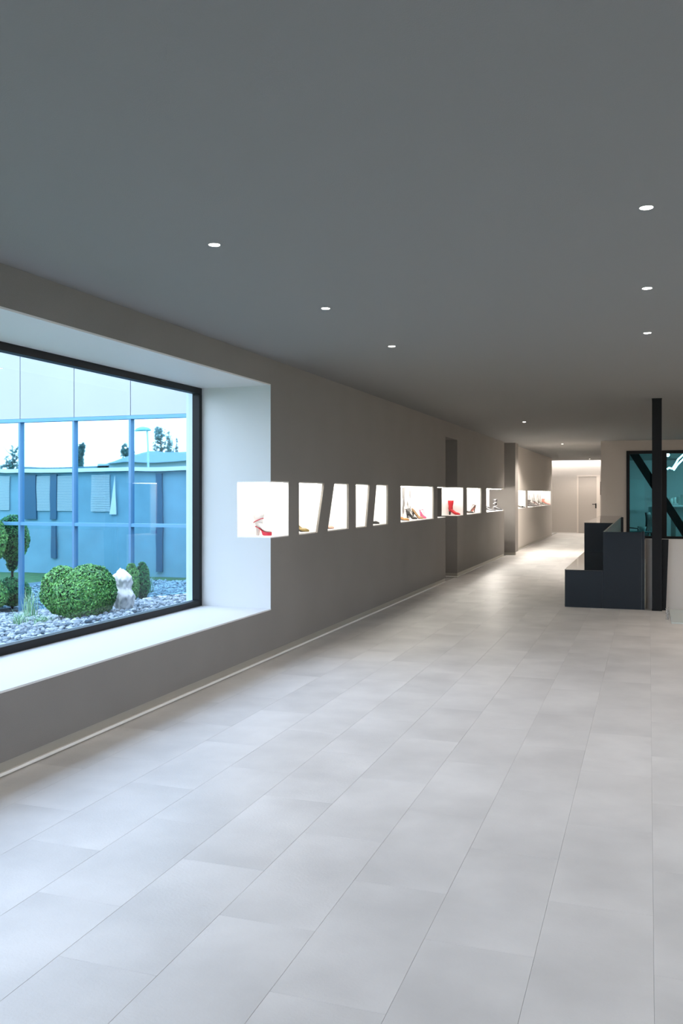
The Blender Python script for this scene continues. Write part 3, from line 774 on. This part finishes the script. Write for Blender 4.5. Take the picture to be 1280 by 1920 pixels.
# leaves
def leaf_mat(name, c1, c2):
    m = mat(name, c1, .45); n = m.node_tree; b = n.nodes['Principled BSDF']; g_ = n.nodes.new('ShaderNodeNewGeometry'); r = n.nodes.new('ShaderNodeValToRGB')
    r.color_ramp.elements[0].color = (*c1, 1); r.color_ramp.elements[1].color = (*c2, 1)
    n.links.new(g_.outputs['Random Per Island'], r.inputs[0]); n.links.new(r.outputs[0], b.inputs['Base Color'])
    b.inputs['Specular IOR Level'].default_value = .4; return m
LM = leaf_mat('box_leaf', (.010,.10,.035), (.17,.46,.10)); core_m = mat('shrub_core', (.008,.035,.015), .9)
TR = leaf_mat('tree_leaf', (.03,.09,.09), (.07,.17,.16)); bark = mat('bark', (.09,.07,.05), .9, bump=.5, bscale=30)
def foliage(name, lobes, count, leaf, m, parent, jitter=.06, z0=-1e9):
    vs, fs = [], []
    wts = [l[3]*l[4]*l[5] for l in lobes]
    while len(fs) < count*2:
        cx, cy, cz, rx, ry, rz_ = random.choices(lobes, wts)[0]
        d = Vector((random.gauss(0,1), random.gauss(0,1), random.gauss(0,1))).normalized()
        nn = noise.noise(Vector((d.x*rx*9+cx*5, d.y*ry*9, d.z*rz_*9)))*jitter*1.2
        q = 1 + nn + random.uniform(-jitter, jitter*.4)
        p = Vector((cx + d.x*rx*q, cy + d.y*ry*q, cz + d.z*rz_*q))
        if p.z < z0: continue
        ins = False
        for l in lobes:
            if l[0] == cx and l[2] == cz and l[1] == cy: continue
            if ((p.x-l[0])/l[3])**2 + ((p.y-l[1])/l[4])**2 + ((p.z-l[2])/l[5])**2 < .75: ins = True; break
        if ins: continue
        s = leaf*random.uniform(.6, 1.25)
        nrm = (d + Vector((random.uniform(-1,1), random.uniform(-1,1), random.uniform(-.5,1)))*.8).normalized()
        u = nrm.orthogonal().normalized(); a = random.uniform(0, 6.28); v = nrm.cross(u)
        U = u*math.cos(a) + v*math.sin(a); V = nrm.cross(U)
        b0 = len(vs)
        vs += [p - U*s, p + V*s*.5 + nrm*s*.12, p + U*s, p - V*s*.5 + nrm*s*.12]
        fs += [(b0, b0+1, b0+2), (b0, b0+2, b0+3)]
    me = bpy.data.meshes.new(name); me.from_pydata([tuple(v) for v in vs], [], fs); me.materials.append(m)
    o = bpy.data.objects.new(name, me); COL.objects.link(o); o.parent = parent; o['kind'] = 'stuff'; return o
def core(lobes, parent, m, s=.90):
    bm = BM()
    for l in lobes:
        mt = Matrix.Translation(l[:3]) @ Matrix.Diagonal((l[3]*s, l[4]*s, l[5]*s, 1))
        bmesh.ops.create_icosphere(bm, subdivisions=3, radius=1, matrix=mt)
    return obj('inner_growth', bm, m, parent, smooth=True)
def shrub(label, loc, lobes, count, leaf=.016, group=None, name='boxwood_shrub'):
    t = thing(name, label, 'shrub', loc, 0, group)
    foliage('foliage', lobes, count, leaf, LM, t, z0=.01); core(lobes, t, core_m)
    b = BM(); zc = min(l[2] for l in lobes)
    for l in lobes: tube(b, [(l[0]*.6, l[1], 0), (l[0], l[1], l[2])], .02, 7)
    obj('stem', b, bark, t); return t
def gp(px, py, ymax=10.9):
    t = (px-640)/FPX; ux, uy = t*CA - SA, t*SA + CA
    d = 5.0
    while d*uy < ymax and H - (py-HOR)/FPX*d > gz(ux*d): d += .01
    return (ux*d, uy*d, gz(ux*d)), d
def gp_old(px, py, z=GZ): 
    d = (H - z)*FPX/(py - HOR); t = (px-640)/FPX; return (t*d*CA - d*SA, t*d*SA + d*CA, z), d
P, d = gp(152, 1160)          # base of main shrub (hidden slightly by its belly)
u = d/FPX
g3 = 'clipped boxwood shrubs outside the window'
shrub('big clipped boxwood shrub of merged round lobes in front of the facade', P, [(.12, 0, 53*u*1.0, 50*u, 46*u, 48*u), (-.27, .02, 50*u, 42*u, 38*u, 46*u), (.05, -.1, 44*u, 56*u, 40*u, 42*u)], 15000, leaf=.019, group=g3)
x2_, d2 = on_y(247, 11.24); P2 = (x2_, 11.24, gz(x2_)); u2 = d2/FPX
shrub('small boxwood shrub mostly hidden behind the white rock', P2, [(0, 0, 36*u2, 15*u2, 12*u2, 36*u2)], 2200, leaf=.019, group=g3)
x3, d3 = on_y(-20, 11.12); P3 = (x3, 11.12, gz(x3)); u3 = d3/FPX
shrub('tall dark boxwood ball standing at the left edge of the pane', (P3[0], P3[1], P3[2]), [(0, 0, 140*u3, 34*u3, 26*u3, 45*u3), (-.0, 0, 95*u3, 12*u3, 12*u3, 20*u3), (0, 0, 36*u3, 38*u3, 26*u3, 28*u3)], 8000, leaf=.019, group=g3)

# rock
P4, d4 = gp(232, 1146); u4 = d4/FPX
bm = BM(); bmesh.ops.create_icosphere(bm, subdivisions=5, radius=1)
for v in bm.verts:
    p = v.co.copy(); z = p.z
    w_ = 1.0 - .45*max(0, (z+.2)) + .10*math.exp(-((z-.62)/.2)**2)*3.2 - .30*math.exp(-((z-.1)/.22)**2)
    if z > .3: off = -.45*(z-.3)
    else: off = 0
    nn = noise.noise(p*1.7)*.22 + noise.noise(p*4.5)*.10 + abs(noise.noise(p*9))*.06
    nn -= abs(noise.noise(p*2.6+Vector((3,1,0))))*.35; q = (1.12+nn)
    v.co = Vector(((p.x*w_*q + off)*24*u4, p.y*w_*q*20*u4, (z*(1+nn*.25)+.93)*42*u4))
rk = obj('white_rock', bm, mat('limestone', (.78,.76,.74), .85, nscale=8, namt=.2, bump=1, bscale=9), smooth=True)
tag(rk, 'upright white limestone rock right of the big boxwood', 'rock'); rk.location = P4

# grasses
gl = leaf_mat('grass_blade', (.10,.30,.14), (.45,.62,.42))
def tuft(name, label, px, py, n_, h0, h1, spread):
    (x, y, z), d = gp(px, py); vs, fs = [], []
    for _ in range(n_):
        a = random.uniform(0, 6.28); h = random.uniform(h0, h1); ln = random.uniform(.2, 1)*spread; w_ = random.uniform(.004,.008)
        bx, by = random.uniform(-.08,.08), random.uniform(-.08,.08); sx, sy = -math.sin(a)*w_, math.cos(a)*w_; b0 = len(vs)
        for i in range(6):
            v = i/5; r_ = ln*v*v; zq = h*(v - .35*v*v*v*(ln/spread)); k = 1 - v*.9
            vs += [(bx+math.cos(a)*r_-sx*k, by+math.sin(a)*r_-sy*k, zq), (bx+math.cos(a)*r_+sx*k, by+math.sin(a)*r_+sy*k, zq)]
        for i in range(5): q = b0+2*i; fs.append((q, q+1, q+3, q+2))
    me = bpy.data.meshes.new(name); me.from_pydata(vs, [], fs); me.materials.append(gl)
    o = bpy.data.objects.new(name, me); COL.objects.link(o); o.location = (x, y, z); tag(o, label, 'grass', 'grass tufts in the gravel', kind='stuff')
tuft('grass_tuft', 'tall pale grass tuft with arching blades left of the big boxwood', 55, 1160, 60, .2, .55, .22)
tuft('grass_tuft', 'low sprawling grass tuft at the foot of the left shrub', 38, 1172, 90, .1, .22, .25)
tuft('grass_tuft', 'low grassy growth in the gravel before the big boxwood', 78, 1172, 110, .06, .16, .22)

# edging rail in the gravel at right
bm = BM(); a, _ = gp(268, 1127, 11.2); c, _ = gp(352, 1118, 11.2)
tube(bm, [(a[0], a[1], a[2]+.03), (c[0], c[1], c[2]+.03)], .012, 6); tag(obj('edging_strip', bm, mat('edging', (.75,.8,.85), .4)), 'thin white edging strip on the ground right of the rock', 'edging')

# things mirrored in the facade: real objects standing across the garden
def RV(px, Yv, py):            # virtual (mirrored) position -> real one
    X, d = on_y(px, Yv); return (X, 2*FY - Yv, zz(py, d))
Yv = 17.2; yr_ = 2*FY - Yv
def rx(px): return on_y(px, Yv)[0]
def rz_(py, px=200): return zz(py, on_y(px, Yv)[1])
t = thing('garden_pavilion', 'low pale pavilion with blinds mirrored in the facade panes', 'building', (rx(200), yr_-1.0, GZ))
b = BM(); box(b, *rel(t, (rx(-160), rx(420), yr_-2.6, yr_-.0, GZ, rz_(885)))); obj('wall', b, mat('pav_wall', (.20,.34,.40), .8, nscale=2, namt=.1), t)
b = BM(); box(b, *rel(t, (rx(-175), rx(430), yr_-2.8, yr_+.12, rz_(884), rz_(877)))); obj('roof_edge', b, mat('pav_roof', (.8,.86,.9), .6), t)
blm = mat('blind_slat', (.50,.55,.55), .5); dkb = mat('pav_dark', (.02,.09,.16), .3)
for a, c in ((-5,16),(67,91),(105,137),(170,205)):
    b = BM(); z0_, z1_ = rz_(958), rz_(890)
    k = 22
    for i in range(k):
        z = z0_ + (z1_-z0_)*i/k; box(b, *rel(t, (rx(a), rx(c), yr_+.02, yr_+.035, z, z+(z1_-z0_)/k*.72)))
    o = obj('blind', b, blm, t); o['kind'] = 'stuff'
for a, c, z0_, z1_ in ((92,104,975,887),(95,104,1050,985),(291,303,1070,888),(43,66,975,888)):
    b = BM(); box(b, *rel(t, (rx(a), rx(c), yr_+.002, yr_+.05, rz_(z0_), rz_(z1_)))); obj('dark_panel', b, dkb, t)
# tall narrow white sail shape
b = BM(); prism(b, [(rx(205)-t.location.x, rz_(963)-GZ), (rx(217)-t.location.x, rz_(963)-GZ), (rx(215.5)-t.location.x, rz_(893)-GZ)], 'y', yr_+.03-t.location.y, yr_+.05-t.location.y)
obj('white_fin', b, M['white'], t)
# far hall roofs
Yv2 = 42; yh = 2*FY-Yv2
def hx2(px): return on_y(px, Yv2)[0]
def hz2(py): return zz(py, on_y(250, Yv2)[1])
t = thing('far_hall', 'long grey roofed hall mirrored above the pavilion', 'building', (hx2(280), yh-3, GZ))
b = BM(); box(b, *rel(t, (hx2(180), hx2(420), yh-8, yh, GZ, hz2(868)))); obj('wall', b, mat('hall_wall', (.25,.36,.42), .8), t)
b = BM(); prism(b, [(yh+.4-t.location.y, hz2(868)-GZ), (yh-4-t.location.y, hz2(842)-GZ), (yh-8.4-t.location.y, hz2(868)-GZ)], 'x', hx2(205)-t.location.x, hx2(420)-t.location.x)
obj('roof', b, mat('hall_roof', (.07,.15,.20), .7), t)
b = BM(); box(b, *rel(t, (hx2(30), hx2(205), yh-8, yh, hz2(885), hz2(872)))); obj('annex_roof', b, mat('annex', (.07,.15,.20), .7), t)
# trees
def tree(label, px, py_top, Yt, wpx, cone=False, n_=1600):
    x, d = on_y(px, Yt); y = 2*FY-Yt; hgt = zz(py_top, d)-GZ; wd = wpx*d/FPX
    t = thing('conifer' if cone else 'garden_tree', label, 'tree', (x, y, GZ), 0, 'trees mirrored in the facade')
    b = BM(); tube(b, [(0,0,0), (.1,0,hgt*.4), (0,.05,hgt*.97)], [.16,.11,.02], 7); obj('trunk', b, bark, t)
    b = BM()
    for i in range(14):
        a = random.uniform(0,6.28); z = hgt*random.uniform(.35,.85); r = wd*.5*random.uniform(.6,1.05)
        tube(b, [(0,0,z), (r*.5*math.cos(a), r*.5*math.sin(a), z+.3), (r*math.cos(a), r*math.sin(a), z+random.uniform(.5,1.2))], [.05,.03,.01], 5)
    obj('branches', b, bark, t)
    if cone: lobes = [(0,0,hgt*(.3+.1*i), wd*.5*(1-i/7.5), wd*.5*(1-i/7.5), hgt*.10) for i in range(7)]
    else: lobes = [(random.uniform(-.3,.3)*wd, random.uniform(-.3,.3)*wd, hgt*random.uniform(.45,.9), wd*.2, wd*.2, hgt*.09) for _ in range(9)]
    foliage('foliage', lobes, n_, .16, TR, t, jitter=.25)
tree('bare branched tree rising highest over the hall roof', 303, 792, 66, 44, n_=700)
tree('narrow conifer right of the bare tree', 316, 808, 72, 14, True)
tree('narrow conifer at the right end of the hall roof', 332, 822, 78, 14, True)
tree('low bushy tree over the left end of the hall roof', 236, 824, 66, 34)
tree('small bushy tree above the pavilion at the left', 150, 826, 55, 14)
tree('loose low tree above the left pavilion roof', 20, 832, 60, 40, n_=600)
# street lamp
lp = RV(275, 26, 808)
t = thing('street_lamp', 'street lamp with a wide shallow head mirrored in the right pane', 'lamp', (lp[0], lp[1], GZ))
hh_ = lp[2]-GZ
b = BM(); tube(b, [(0,0,0), (0,0,hh_)], [.05,.03], 8); obj('pole', b, mat('lamp_metal', (.35,.5,.58), .4), t)
b = BM(); n_ = 24; loft(b, [[(-.2+q*math.cos(k*2*PI/n_), q*.6*math.sin(k*2*PI/n_), hh_+z) for k in range(n_)] for q, z in ((.3,0),(.34,.03),(.25,.11),(.08,.15))]); obj('lamp_head', b, mat('lamp_shade', (.2,.45,.58), .4), t, smooth=True)
